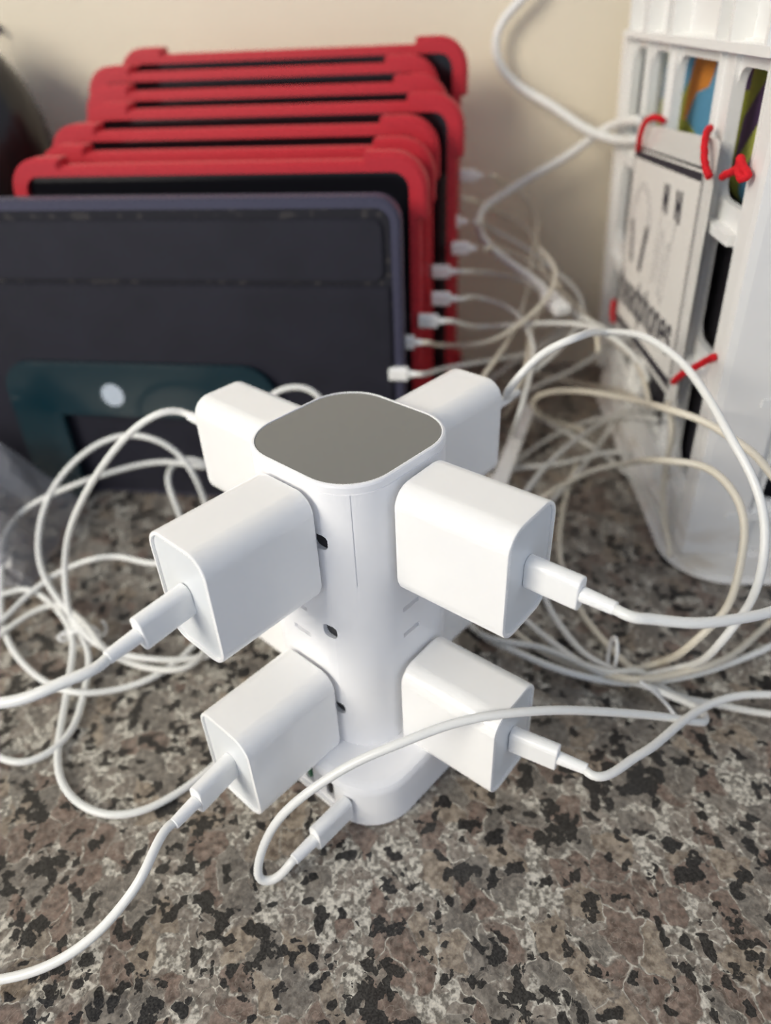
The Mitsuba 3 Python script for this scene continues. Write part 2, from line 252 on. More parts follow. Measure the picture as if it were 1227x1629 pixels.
 't_r4': [[70.7,258.4,137.2],[73.2,258.0,137.2],[96.3,340.3,113.1],[112.9,325.2,109.1],[123.6,309.1,103.6],[129.8,293.7,99.0],[138.0,270.6,92.3],[142.8,244.5,90.0],[140.7,214.0,81.4]],
 't_r3': [[67.4,283.0,148.0],[69.8,282.6,148.0],[93.4,365.1,122.4],[112.8,347.2,114.3],[125.7,330.0,107.2],[142.4,298.3,97.0],[144.7,275.9,91.1],[138.1,254.4,86.6],[122.7,227.6,83.2],[95.9,194.3,79.4]],
 't_r2': [[62.0,308.0,157.4],[64.4,307.5,157.4],[95.1,380.3,133.8],[117.7,377.2,122.2],[126.0,353.1,114.0],[124.4,322.7,105.6],[120.3,288.7,92.0],[105.3,252.1,83.3],[94.5,210.7,76.6],[73.0,170.2,71.2]],
 't_r1': [[83.2,328.2,167.6],[85.7,327.8,167.6],[104.3,379.1,151.5],[120.0,376.3,141.8],[129.2,373.9,126.2],[121.6,340.7,113.7],[110.7,300.2,99.7],[94.3,253.6,85.5],[70.0,205.5,77.9],[71.2,273.7,20.0]],
}
PLUG_AT = {"p1":[6.8,167.7,94.2],"p2":[11.4,181.9,107.3],"r7":[25.9,194.3,114.8],"r6":[35.5,216.6,120.1],"r5":[37.5,240.3,129.3],"r4":[55.5,261.1,137.2],"r3":[52.1,285.7,148.0],"r2":[46.7,310.7,157.4],"r1":[68.0,330.9,167.6]}
# CORDS>>
MM = lambda pts: np.asarray(pts, float) / 1000

# ------------------------------------------------------------------ setting: wall, window
WY = math.radians(10)
WT, WN = np.array([math.cos(WY), -math.sin(WY), 0]), np.array([math.sin(WY), math.cos(WY), 0])   # along the wall to the right, into the wall
Z3 = np.array([0, 0, 1.0])
WALL_O = np.array([0, 0.412, 0])
put('wall_back', at(box(-1.6, 1.6, 0, 0.08, -0.3, 1.6), frame(WALL_O, WT, WN, Z3)), 'm_wall_bump', False)
labels['wall_back'] = {'label': 'smooth beige painted wall behind the tablets', 'kind': 'structure'}

wn = -WINDOW_AT / np.linalg.norm(WINDOW_AT)
wx = np.cross(Z3, wn); wx /= np.linalg.norm(wx); wy = np.cross(wn, wx)
WF = frame(WINDOW_AT, wx, wy, wn)
w2, h2 = WINDOW_SIZE[0] / 2, WINDOW_SIZE[1] / 2
scene['window_1'] = ply(at(trimesh.Trimesh([[-w2, -h2, 0], [w2, -h2, 0], [w2, h2, 0], [-w2, h2, 0]], [[0, 1, 2], [0, 2, 3]]), WF), None, False,
                        emitter={'type': 'area', 'radiance': {'type': 'rgb', 'value': WINDOW_POWER}})
labels['window_1'] = {'label': 'bright window to the left of the counter', 'kind': 'structure'}
fr = trimesh.util.concatenate([box(-w2 - .05, -w2, -h2 - .05, h2 + .05, -.03, .01), box(w2, w2 + .05, -h2 - .05, h2 + .05, -.03, .01),
                               box(-w2, w2, -h2 - .05, -h2, -.03, .01), box(-w2, w2, h2, h2 + .05, -.03, .01)])
put('window_1__window_frame', at(fr, WF), 'm_window_frame', False)

# ------------------------------------------------------------------ granite countertop
k = thing('countertop', 'speckled brown, black and cream polished granite countertop under everything', 'countertop')
scene[k] = ply(at(box(-1.2, 1.2, -0.62, -0.0005, -0.03, 0), frame(WALL_O, WT, WN, Z3)), 'm_granite', False)

# ------------------------------------------------------------------ power tower
PSI = math.radians(1.49)
TC = np.array([-0.0114, 0, 0])
A_L, A_R, A_BR, A_BL = PSI - 3 * math.pi / 4, PSI - math.pi / 4, PSI + math.pi / 4, PSI + 3 * math.pi / 4
def fr_face(ang, dist=0.0, z=0.0):
    """local x = along the face to the right seen from outside, y = up, z = outward"""
    n = np.array([math.cos(ang), math.sin(ang), 0]); t = np.array([-math.sin(ang), math.cos(ang), 0])
    return frame(TC + n * dist + Z3 * z, t, Z3, n)
tower = thing('power_tower', 'white square tower power strip with grey top holding eight chargers', 'power strip')
TA, TR, TZ = 0.0288, 0.0183, 0.1483
TM = frame(TC, [math.cos(A_BR), math.sin(A_BR), 0], [-math.sin(A_BR), math.cos(A_BR), 0], Z3)
body = rr_loft(TA, TA, TR, [(0, 0.0236), (0, 0.1449), (0.00025, 0.1450), (0.00025, 0.1453), (0, 0.1454), (0, 0.1474), (0.0003, 0.1480), (0.0009, 0.1483), (0.0013, 0.1483), (0.0014, 0.1476)], 14)
body = man(at(body, TM))
cuts = []
OUTLETS = (0.123, 0.0826, 0.0419)
for ang in (A_L, A_R, A_BR, A_BL):
    for z in OUTLETS:
        for dz in (0.0063, -0.0063):
            cuts.append(at(box(-0.0070, 0.0018, dz - 0.0011, dz + 0.0011, TA - 0.0022, TA + 0.002), fr_face(ang, 0, z)))
        hole = rr_loft(0.0031, 0.0029, 0.0020, [(0, TA - 0.006), (0, TA + 0.002)], 6)
        cuts.append(at(hole, fr_face(ang, 0, z) @ trimesh.transformations.translation_matrix((0.0128, 0.0022, 0))))
seam = box(-0.00016, 0.00016, -TA * 2, 0, 0.108, 0.1452)
fc = math.atan2(-1, 0.0) + PSI
ext = TA - TR + TR / math.sqrt(2)
seam = box(-0.00015, 0.00015, -ext * math.sqrt(2) - 0.001, -ext * math.sqrt(2) + 0.0005, 0.108, 0.1449)
cuts.append(at(seam, frame(TC, [math.cos(PSI), math.sin(PSI), 0], [-math.sin(PSI), math.cos(PSI), 0], Z3)))
body = body - man(trimesh.util.concatenate(cuts)) if False else m3.Manifold.batch_boolean([body] + [man(c) for c in cuts], m3.OpType.Subtract)
part(tower, 'body', unman(body), 'm_tower', 25)
part(tower, 'top_plate', at(rr_loft(TA - 0.00145, TA - 0.00145, TR - 0.0014, [(0, 0.1470), (0, 0.1479), (0.0002, 0.1480)], 14), TM), 'm_tower_plate', 25, 'flat grey top plate')
for ang in (A_L, A_R, A_BR, A_BL):
    for z in OUTLETS:
        part(tower, 'ground_socket', at(rr_loft(0.0030, 0.0028, 0.0019, [(0, TA - 0.0062), (0, TA - 0.0018)], 5), fr_face(ang, 0, z) @ trimesh.transformations.translation_matrix((0.0128, 0.0022, 0))), 'm_dark', False,
             'dark round ground hole')
BA, BR_ = 0.044, 0.0205
base = man(at(rr_loft(BA, BA, BR_, [(0.0010, 0.0003), (0.0003, 0.0009), (0, 0.002), (0, 0.0200), (0.0004, 0.0218), (0.0014, 0.0232), (0.0030, 0.0240), (0.0048, 0.0242)], 14), TM))
PORTS = ((0.0065, 'usb_port', 0.0024, 0.0062), (0.0185, 'usb_port', 0.0022, 0.0058), (0.0295, 'usb_c_port', 0.0016, 0.0045))
bc = [at(box(-0.028, 0.0235, -0.0085, 0.0078, BA - 0.0014, BA + 0.003), fr_face(A_L, 0, 0.0125))]
for s, nm, hw, hh in PORTS:
    bc.append(at(box(s - hw, s + hw, -hh, hh, BA - 0.012, BA + 0.003), fr_face(A_L, 0, 0.0125)))
base = m3.Manifold.batch_boolean([base] + [man(c) for c in bc], m3.OpType.Subtract)
base_key = part(tower, 'base', unman(base), 'm_tower', 25)
for i, (s, nm, hw, hh) in enumerate(PORTS[:2]):
    pk = part(base_key, 'usb_port', at(box(s - hw + 0.0001, s + hw - 0.0001, -hh + 0.0001, hh - 0.0001, BA - 0.0119, BA - 0.0095), fr_face(A_L, 0, 0.0125)), 'm_dark', False, 'dark open USB port')
    part(base_key, 'port_tongue', at(box(s - 0.0016, s - 0.0002, -hh + 0.0012, hh - 0.0012, BA - 0.0094, BA - 0.0020), fr_face(A_L, 0, 0.0125)), 'm_green' if i == 0 else 'm_dark', False, 'green tongue of the USB port' if i == 0 else None)

# ------------------------------------------------------------------ chargers
CW, CH, CR, CL, CS = 0.0141, 0.0215, 0.0076, 0.0417, 0.0302
shell = rr_loft(CW, CH, CR, [(0.0016, 0), (0.0005, 0.0003), (0, 0.0011), (0, CL - 0.0006), (0.00015, CL - 0.0002), (0.0005, CL), (0.0012, CL), (0.0013, CL - 0.0011)], 14)
faceplate = rr_loft(CW - 0.00145, CH - 0.00145, CR - 0.0014, [(0, CL - 0.0012), (0, CL - 0.0009), (0.0003, CL - 0.0008)], 14)
def charger(ang, z, label):
    key = thing('usb_charger', label, 'charger', 'USB chargers around the tower')
    M = fr_face(ang, CS, z)
    part(key, 'shell', at(shell, M), 'm_charger')
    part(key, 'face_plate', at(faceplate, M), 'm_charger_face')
    for dz in (0.0063, -0.0063):
        part(key, 'prong', at(box(-0.0060, 0.0008, dz - 0.0006, dz + 0.0006, -0.0024, 0.0), M), 'm_metal', False)
    return M
ZU, ZL = 0.123, 0.0419
charger_M = {}
for nm, ang, z, lab in (
        ('L1', A_L, ZU, 'glossy white USB charger at front left of the tower, upper of the two'),
        ('R1', A_R + 0.0515, ZU, 'glossy white USB charger at front right of the tower, upper, brightly lit side'),
        ('L2', A_L, ZL, 'glossy white USB charger at front left of the tower, lower, just above the base'),
        ('R2', A_R + 0.0515, ZL, 'glossy white USB charger at front right of the tower, lower, crossed by a cord'),
        ('BL1', A_BL, ZU, 'cream-lit white USB charger behind the tower on the left, in front of the teal frame'),
        ('BR1', A_BR, ZU, 'white USB charger behind the tower on the right, its side in bluish shade'),
        ('BL2', A_BL, ZL, 'white USB charger mostly hidden behind the lower left of the tower'),
        ('BR2', A_BR, ZL, 'white USB charger in bluish shade mostly hidden behind the lower right of the tower')):
    charger_M[nm] = charger(ang, z, lab)

# ------------------------------------------------------------------ cables
CORD_R = 0.00165
PLUG_TILT = {'L1': (3, 3), 'L2': (9, -2), 'R2': (10, 0)}     # sideways and downwards, in degrees
def usb_c_plug(key, M, dist):
    """boot (a flattened stadium standing upright) and strain relief along the local z axis of M"""
    boot = rr_loft(0.00285, 0.0060, 0.0027, [(0.0004, 0), (0, 0.0003), (0, 0.0176), (0.0002, 0.0179), (0.0006, 0.0180)], 8)
    part(key, 'plug', at(boot, M @ trimesh.transformations.translation_matrix((0, 0, dist))), 'm_plug')
    o, n = M[:3, 3], M[:3, 2]
    part(key, 'strain_relief', rod(o + n * (dist + 0.0180), o + n * (dist + 0.0285), 0.00245, 0.0021, 20, 0.0002), 'm_plug')

def cable(name, label, cords, m='m_cord_white', r=CORD_R, cat='cable', group=None, partname='cord'):
    group = group or {'tablet_cable': 'cables plugged into the tablets', 'charging_cable': 'white and cream charging cables', 'mains_cable': 'thick white cables by the wall'}[name]
    key = thing(name, label, cat, group)
    for c in cords:
        part(key, partname, tube(MM(CORDS[c]), r), m, True)
    return key
for nm, lab, m in (
        ('L1', 'white charging cable from the upper left charger running down off the left edge', 'm_cord_white'),
        ('L2', 'white charging cable from the lower left charger sweeping to the bottom left corner', 'm_cord_white'),
        ('R1', 'white charging cable from the upper right charger running off the right edge', 'm_cord_white'),
        ('R2', 'white charging cable from the lower right charger dipping then running off the right edge', 'm_cord_white'),
        ('BL1', 'white charging cable arching from the rear left charger down into the tied left bundle', 'm_cord_white'),
        ('BL2', 'white charging cable sweeping from behind the upper left charger to under the lower one', 'm_cord_white'),
        ('BR1', 'bright white charging cable arching high from the rear right charger to the tie', 'm_cord_white'),
        ('BR2', 'greyish white charging cable from the rear lower right charger toward the crate', 'm_cord_grey')):
    key = cable('charging_cable', lab, [nm], m)
    tilt_y, tilt_d = PLUG_TILT.get(nm, (0, 0))
    E = charger_M[nm] @ trimesh.transformations.translation_matrix((0, 0, CL - 0.0008))
    usb_c_plug(key, E @ trimesh.transformations.rotation_matrix(math.radians(tilt_y), (0, 1, 0)) @ trimesh.transformations.rotation_matrix(math.radians(tilt_d), (1, 0, 0)), 0.0)
key = cable('charging_cable', 'white cable plugged into the tower base, looping forward over the lower right charger', ['base'])
usb_c_plug(key, fr_face(A_L, 0.0434, 0.0125) @ trimesh.transformations.translation_matrix((0.0295, 0, 0)), 0.0)
for nm, lab, m, r in (
        ('coil', 'white cable coiled in large loops left of the tower', 'm_cord_white', CORD_R),
        ('short', 'short white strand crossing the tied bundle at the left edge', 'm_cord_grey', CORD_R),
        ('S2', 'cream cable curling out of the tangle and arching across the crate corner', 'm_cord_cream', CORD_R),
        ('S3', 'cream cable standing in a big round loop in front of the crate', 'm_cord_cream', CORD_R),
        ('S4', 'white cable on the counter, lowest strand through the clear tie', 'm_cord_white', CORD_R),
        ('S5', 'greyish white cable passing through the clear tie and leaving at the right edge', 'm_cord_grey', CORD_R),
        ('S8', 'grey white cable lying on the counter from behind the rear right charger to the crate', 'm_cord_grey', CORD_R),
        ('S10', 'grey cable lying straight across the others on the counter to the crate base', 'm_cord_grey', CORD_R),
        ('S11', 'cream cable hanging straight down along the near corner of the crate', 'm_cord_cream', CORD_R),
        ('S12', 'white cable rising just under the bright arching cable', 'm_cord_grey', CORD_R),
        ('S13', 'pale cable lying flat behind the cream curl, ending at the crate', 'm_cord_cream', CORD_R),
        ('S14', 'pale cable drooping down the low back end of the crate side', 'm_cord_cream', CORD_R),
        ('S19', 'small white cable arch showing between the rear left charger and the grey tower top', 'm_cord_white', CORD_R),
        ('S17', 'pale cable slanting up from behind the rear right charger beside the bright arching cable', 'm_cord_grey', CORD_R),
        ('S18', 'pale cable rising steeply out of the tangle toward the tablet plugs', 'm_cord_cream', CORD_R),
        ('S15', 'grey cable on the counter slanting up through the tangle to the crate', 'm_cord_grey', CORD_R),
        ('S16', 'grey cable lying level on the counter behind the upper right charger', 'm_cord_grey', CORD_R)):
    cable('charging_cable', lab, [nm], m, r)
cable('mains_cable', 'thick white power cord hanging in front of the wall and disappearing behind the card', ['cordA'], 'm_cord_white', 0.0031, 'cord')
key = cable('mains_cable', 'thick white power cord sloping down from the crate behind the tablet cables', ['cordB'], 'm_cord_white', 0.0029, 'cord')
end = MM(CORDS['cordB'])[-1]; d = end - MM(CORDS['cordB'])[-2]; d /= np.linalg.norm(d)
sx = np.cross(d, Z3); sx /= np.linalg.norm(sx)
part(key, 'connector', at(rbox(-0.0055, 0.0055, -0.0032, 0.0032, 0, 0.022, 0.0012), frame(end - d * 0.001, sx, np.cross(d, sx), d)), 'm_plug', 30, 'flat white connector')

# tie around the right bundle and twist tie on the left bundle
def ring(c, n, ru, rv, up, r, sides=8, a0=0, a1=2 * math.pi):
    n = np.asarray(n, float) / np.linalg.norm(n); u = np.cross(up, n); u /= np.linalg.norm(u); v = np.cross(n, u)
    t = np.linspace(a0, a1, 26)
    return np.asarray(c) + ru * np.cos(t)[:, None] * u + rv * np.sin(t)[:, None] * v
tie_c = np.array([0.1045, 0.0215, 0.0105])
k = thing('cable_tie', 'clear white tie around the cable bundle right of the tower', 'cable tie')
part(k, 'loop', tube(ring(tie_c, (0.98, -0.12, -0.05), 0.0068, 0.0098, Z3, 0.0009), 0.0009, 8, 0.0012), 'm_plug', True)
part(k, 'tail', tube(MM(CORDS['tail']), 0.0008, 8), 'm_plug', True)

# ------------------------------------------------------------------ tablets
TB0 = np.array([0, 0.1689, 0])
def tab_frame(off, z=0.0):
    """x right along the tablet, y up, z toward the viewer"""
    return frame(WN * math.cos(WY) * (0.1689 + off) + Z3 * z, WT, Z3, -WN)

def poly_ext(poly, z0, z1):
    polys = getattr(poly, 'geoms', [poly])
    ms = []
    for g in polys:
        m = trimesh.creation.extrude_polygon(g, z1 - z0, engine='earcut'); m.apply_translation((0, 0, z0)); ms.append(m)
    return trimesh.util.concatenate(ms)

def rpoly(x0, x1, y0, y1, r):
    return sbox(x0 + r, y0 + r, x1 - r, y1 - r).buffer(r, quad_segs=8)

TH = 0.0135
def red_tablet(off, x0, x1, top, label):
    k = thing('tablet', label, 'tablet', 'red-cased tablets standing in a row')
    M = tab_frame(off)
    outer = rpoly(x0 + 0.0042, x1 - 0.0042, 0.0042, top - 0.0042, 0.016)
    bl = 0.034
    bump = rpoly(x0, x1, 0.0002, top, 0.019)
    corners = [bump.intersection(sbox(*c)) for c in ((x0, 0, x0 + bl, bl), (x1 - bl, 0, x1, bl), (x0, top - bl, x0 + bl, top), (x1 - bl, top - bl, x1, top))]
    full = union_all([outer] + corners).buffer(-0.0015).buffer(0.0015, quad_segs=4)
    inner = rpoly(x0 + 0.0098, x1 - 0.0098, 0.0098, top - 0.0094, 0.009)
    layers = [(full.buffer(-0.0022).difference(inner), 0, TH), (full.buffer(-0.0009).difference(inner), -0.0 + 0.0009, TH - 0.0009), (full.difference(inner), 0.0024, TH - 0.0024),
              (full.buffer(-0.004), 0.0004, 0.004)]
    mm = m3.Manifold.batch_boolean([man(poly_ext(p, -TH + a, -TH + b)) for p, a, b in layers], m3.OpType.Add)
    part(k, 'case', at(unman(mm), M), 'm_red', 35, 'red rubber case with thick corner bumpers')
    part(k, 'screen', at(poly_ext(inner.buffer(-0.0002), -TH + 0.0043, -0.0028), M), 'm_screen', 30, 'black glass screen')

REDS = [('r7', 0.030, -0.2394, -0.0038, 0.2047), ('r6', 0.054, -0.2352, -0.0024, 0.2078), ('r5', 0.078, -0.2379, -0.0020, 0.2158), ('r4', 0.102, -0.2257, 0.0110, 0.2245),
        ('r3', 0.126, -0.2345, 0.0000, 0.2326), ('r2', 0.150, -0.2422, -0.0085, 0.2418), ('r1', 0.174, -0.2275, 0.0085, 0.2505)]
WORDS = ['first red-cased tablet from the front, right behind the navy folio', 'second red-cased tablet from the front', 'third red-cased tablet from the front', 'middle one of the seven red-cased tablets, its black screen showing at the right',
         'third red-cased tablet from the wall', 'second red-cased tablet from the wall', 'red-cased tablet nearest the wall, tallest and at the back of the row']
for (nm, off, x0, x1, top), w in zip(REDS, WORDS):
    red_tablet(off, x0 - 0.0055, x1, top, w)

def folio(off, x0, x1, top, label):
    k = thing('folio_tablet', label, 'tablet', 'navy folio tablets at the front of the row')
    M = tab_frame(off)
    full = rpoly(x0, x1, 0.0003, top, 0.013)
    case = m3.Manifold.batch_boolean([man(poly_ext(full.buffer(-0.0014), -0.0125, -0.0006)), man(poly_ext(full, -0.0119, -0.0018)), man(poly_ext(full.buffer(-0.0006), -0.0123, -0.0010))], m3.OpType.Add)
    part(k, 'case', at(unman(case), M), 'm_folio_edge', 35, 'rounded bluish edge of the case')
    groove = full.buffer(-0.0052)
    part(k, 'worn_border', at(poly_ext(groove, -0.0005, -0.0001), M), 'm_folio_worn', 30, 'scuffed dark border')
    fold = top * 0.771
    up = rpoly(x0 + 0.0100, x1 - 0.0088, fold + 0.0016, top - 0.0100, 0.0055)
    lo = rpoly(x0 + 0.0075, x1 - 0.0062, 0.004, fold - 0.0010, 0.002)
    for nm, pl in (('upper_flap', up), ('lower_flap', lo)):
        fm = m3.Manifold.batch_boolean([man(poly_ext(pl, 0.0000, 0.0010)), man(poly_ext(pl.buffer(-0.0008), 0.0005, 0.0016))], m3.OpType.Add)
        part(k, nm, at(unman(fm), M), 'm_folio', 35)
    return k
folio(0.0, -0.312, -0.0150, 0.1888, 'navy folio tablet at the front of the row with a horizontal fold in its cover')
folio(0.015, -0.280, -0.0180, 0.1830, 'second navy folio tablet, hidden behind the front one, with a white plug at its side')

# plugs and cables of the tablets
TAB = (('p1', 'white cable with bright plug in the front navy tablet', 'm_cord_grey'), ('p2', 'pale cable plugged in just above the front navy tablet\'s plug', 'm_cord_cream'),
       ('r7', 'pale cable plugged into the front red tablet, running level to the crate', 'm_cord_grey'), ('r6', 'pale cable from the second red tablet drooping behind the rear right charger', 'm_cord_grey'),
       ('r5', 'pale cable from the third red tablet sloping toward the crate foot', 'm_cord_grey'), ('r4', 'pale cable from the red tablet whose black screen shows at the right', 'm_cord_cream'),
       ('r3', 'pale cable from the third red tablet from the wall, bending down in the tangle', 'm_cord_grey'), ('r2', 'cream cable from the second red tablet from the wall, looping down', 'm_cord_cream'),
       ('r1', 'cream cable from the rearmost red tablet, highest loop beside the wall', 'm_cord_cream'))
for nm, lab, m in TAB:
    key = cable('tablet_cable', lab, ['t_' + nm], m, 0.0016)
    S = np.array(PLUG_AT[nm]) / 1000 - WT * (0.0045 if nm in ('r1', 'r2', 'r3', 'r4') else 0.001)
    Mp = frame(S, WN, Z3, WT)
    part(key, 'plug', at(rr_loft(0.0026, 0.0042, 0.0022, [(0.0004, 0.0), (0, 0.0004), (0, 0.0108), (0.0006, 0.0112)], 6), Mp), 'm_plug')
    part(key, 'strain_relief', rod(S + WT * 0.0112, S + WT * 0.0160, 0.0021, 0.0018, 14, 0.0002), 'm_plug')

# ------------------------------------------------------------------ teal frame leaning on the folio
k = thing('photo_frame', 'dark teal plastic frame with a round pale dot, leaning on the navy tablet', 'frame')
lean = math.radians(-2.2)
TFm = frame(WN * math.cos(WY) * (0.1689 - 0.0105), WT, Z3 * math.cos(lean) + WN * math.sin(-lean), -WN * math.cos(lean) + Z3 * math.sin(-lean))
to = rpoly(-0.2655, -0.0905, 0.0004, 0.0985, 0.020); ti = sbox(-0.2325, -0.0100, -0.1180, 0.0640)
tm = m3.Manifold.batch_boolean([man(poly_ext(to.difference(ti), -0.0035, -0.0003)), man(poly_ext(to.buffer(-0.0007).difference(ti.buffer(0.0007)), -0.0038, 0.0))], m3.OpType.Add)
part(k, 'panel', at(unman(tm), TFm), 'm_teal', 35)
dot = rod(np.array([-0.1945, 0.0785, 0.0]), np.array([-0.1945, 0.0785, 0.0004]), 0.0073, None, 28)
part(k, 'dot', at(dot, TFm), 'm_sticker', 30, 'round pale dot')

# ------------------------------------------------------------------ crumpled clear film, lower left
rng = np.random.default_rng(3)
k = thing('plastic_bag', 'crumpled clear grey plastic bag lying at the left edge in front of the teal frame', 'bag')
nu, nv = 26, 20
uu, vv = np.meshgrid(np.linspace(-1, 1, nu), np.linspace(-1, 1, nv))
base_r = np.sqrt(uu ** 2 + vv ** 2)
hgt = 0.062 * np.clip(1 - np.maximum(abs(uu), abs(vv)) ** 2.2, 0, 1) * (0.75 + 0.5 * meshkit.noise(np.stack([uu * 2.2, vv * 2.2, uu * 0], -1)))
hgt += 0.010 * (meshkit.noise(np.stack([uu * 5, vv * 5, uu * 0 + 3], -1)) - 0.5) * np.clip(1.2 - base_r, 0, 1)
xx = -0.262 + uu * 0.056 + 0.006 * (meshkit.noise(np.stack([uu * 4, vv * 4, uu * 0 + 9], -1)) - 0.5)
yy = 0.158 + vv * 0.044 + 0.006 * (meshkit.noise(np.stack([uu * 4, vv * 4, uu * 0 + 5], -1)) - 0.5) - 0.18 * (uu * 0.056)
gi, gj = np.meshgrid(np.arange(nu - 1), np.arange(nv - 1)); q0 = (gj * nu + gi).ravel()
F = np.vstack([np.stack([q0, q0 + 1, q0 + nu + 1], 1), np.stack([q0, q0 + nu + 1, q0 + nu], 1)])
V = np.stack([xx, yy, np.maximum(hgt, 0) + 0.0006], -1).reshape(-1, 3)
scene[k] = ply(trimesh.Trimesh(V, F, process=False), 'm_film', False)

# ------------------------------------------------------------------ black container at the left behind the tablets
k = thing('container', 'glossy black rounded container at the left edge behind the tablets', 'container')
prof = [(0.060, 0.0003), (0.066, 0.004), (0.070, 0.03), (0.072, 0.12), (0.0715, 0.185), (0.068, 0.210), (0.061, 0.232), (0.050, 0.250), (0.036, 0.262), (0.020, 0.268), (0.006, 0.270)]
ang = np.arange(48) * 2 * math.pi / 48
CC = np.array([-0.309, 0.392, 0])
part(k, 'body', loft([CC + np.column_stack([r * np.cos(ang), 0.72 * r * np.sin(ang), np.full(48, z)]) for r, z in prof]), 'm_black_gloss', 40)
part(k, 'cap', rod(CC + [0, 0, 0.2695], CC + [0, 0, 0.282], 0.014, 0.012, 24, 0.002), 'm_black_gloss')

# small hook on the wall
HK = WALL_O + WT * -0.286 + Z3 * 0.2665
k = thing('wall_hook', 'tiny dark grey hook on the wall at the upper left corner', 'hook')
part(k, 'screw', rod(HK, HK - WN * 0.006, 0.0022, 0.0020, 12, 0.0003), 'm_hook')
part(k, 'hook', tube([HK - WN * 0.005, HK - WN * 0.007 - Z3 * 0.001 + WT * 0.001, HK - WN * 0.007 - Z3 * 0.003 + WT * 0.003, HK - WN * 0.005 - Z3 * 0.004 + WT * 0.004], 0.0015, 8, 0.001), 'm_hook', True)

# ------------------------------------------------------------------ crate
CY = math.radians(5); DR = 0.04
CO = np.array([0.162, 0.085, 0]); CU = np.array([math.sin(CY), math.cos(CY), 0]); CN = np.array([-CU[1], CU[0], 0]); CV = -CN
LEN, WID, CT = 0.248, 0.30, 0.0035
def shear_frame(o, u, n, w=None):
    """x = along the wall, y = up leaning outward, z = outward"""
    return frame(o, u, Z3 + n * DR, n)
crate = thing('crate', 'white plastic lattice crate standing against the wall at the right', 'crate')
def rwin(x0, x1, y0, y1, r=0.008):
    return rpoly(x0, x1, y0, y1, min(r, (x1 - x0) / 2.1, (y1 - y0) / 2.1))
def panel(width, cols, mirror=False):
    plate = sbox(0, 0.022, width, 0.250)
    wins = [rwin(c0, c1, z0, z1) for c0, c1 in cols for z0, z1 in ((0.190, 0.2405), (0.124, 0.1745), (0.054, 0.106))]
    ms = [poly_ext(plate.difference(union_all(wins)), -CT, 0)]
    # webs between the windows, standing proud of the plate, and the shelf-like cross ribs
    edges = sorted({0.0} | {round(v, 4) for c in cols for v in c} | {width})
    for c0, c1 in cols:
        for e in (c0 - 0.0020, c1):
            ms.append(box(e, e + 0.0020, 0.024, 0.246, -CT, 0.0022))
    for z in (0.1765, 0.110, 0.045):
        ms.append(box(0.012, width - 0.012, z, z + 0.0045, -0.0045, 0.0048))
    # rim ledge and the ribbed band above it
    ms.append(box(0, width, 0.2455, 0.2490, -CT, 0.0065))
    ms.append(box(0, width, 0.2490, 0.2840, -CT - 0.004, -0.003))
    ms.append(box(0, width, 0.2830, 0.2865, -CT - 0.004, 0.0065))
    for c0, c1 in cols:
        for e in (c0 - 0.003, c1 + 0.001):
            ms.append(box(e - 0.0012, e + 0.0012, 0.2490, 0.2830, -0.006, 0.0062))
    m = trimesh.util.concatenate(ms)
    return m
LCOLS = ((0.010, 0.0460), (0.0675, 0.1350), (0.1500, 0.1880), (0.2000, 0.2330))
FCOLS = ((0.027, 0.082), (0.110, 0.165), (0.185, 0.240), (0.252, 0.285))
sh = lambda m, o, u, n: at(m, shear_frame(o, u, n))
part(crate, 'side_panel', sh(panel(LEN, LCOLS), CO, CU, CN), 'm_crate', False, 'open lattice side facing the tablets')
part(crate, 'front_panel', sh(panel(WID, FCOLS), CO, CV, -CU), 'm_crate', False)
part(crate, 'side_panel', sh(panel(LEN, LCOLS), CO + CV * WID, CU, CV), 'm_crate', False)
part(crate, 'back_panel', sh(panel(WID, FCOLS), CO + CU * LEN, CV, CU), 'm_crate', False)
# broad corner posts
def post(o, du, dv, nu, nv, wu=0.0105, wv=0.024):
    """corner post wrapping the corner at o: wu along du (on the face with normal nu), wv along dv (face nv)"""
    pts = [du * wu + nu * 0.0042, nu * 0.0042 - nv * -0.0 , (nu + nv) * 0.0036, nv * 0.0042, dv * wv + nv * 0.0042, dv * wv - nv * 0.0035, (du + dv) * 0.006, du * wu - nu * 0.0035]
    a = np.array([o + p for p in pts])
    lean = (nu + nv) * DR
    r = [a + (lean + Z3) * z for z in (0.0225, 0.2454)]
    n = len(a); i = np.arange(n); j = (i + 1) % n
    from shapely.geometry import Polygon as PG
    m = loft(r); m.fix_normals(); return m
for o, du, dv, nu, nv in ((CO, CU, CV, CN, -CU), (CO + CV * WID, CU, -CV, CV, -CU), (CO + CU * LEN, -CU, CV, CN, CU), (CO + CU * LEN + CV * WID, -CU, -CV, CV, CU)):
    part(crate, 'corner_post', post(o, du, dv, nu, nv), 'm_crate_dirty', False)
# base tray with rounded corners and a small step
cx, cw = CO + CU * LEN / 2 + CV * WID / 2, None
BMf = frame(cx, CV, CU, Z3)
tray = rr_loft(WID / 2 + 0.004, LEN / 2 + 0.004, 0.032, [(0.006, 0.0003), (0.0015, 0.0016), (0, 0.005), (-0.0006, 0.0195), (0.0006, 0.0212), (0.003, 0.0216)], 12)
part(crate, 'base', at(tray, BMf), 'm_crate_dirty', 30)
part(crate, 'base_rim', at(rr_loft(WID / 2 + 0.0066, LEN / 2 + 0.0066, 0.034, [(0.004, 0.0004), (0.0012, 0.0010), (0, 0.0025), (0.0008, 0.0042), (0.0035, 0.0048)], 12), BMf), 'm_crate_dirty', 30)

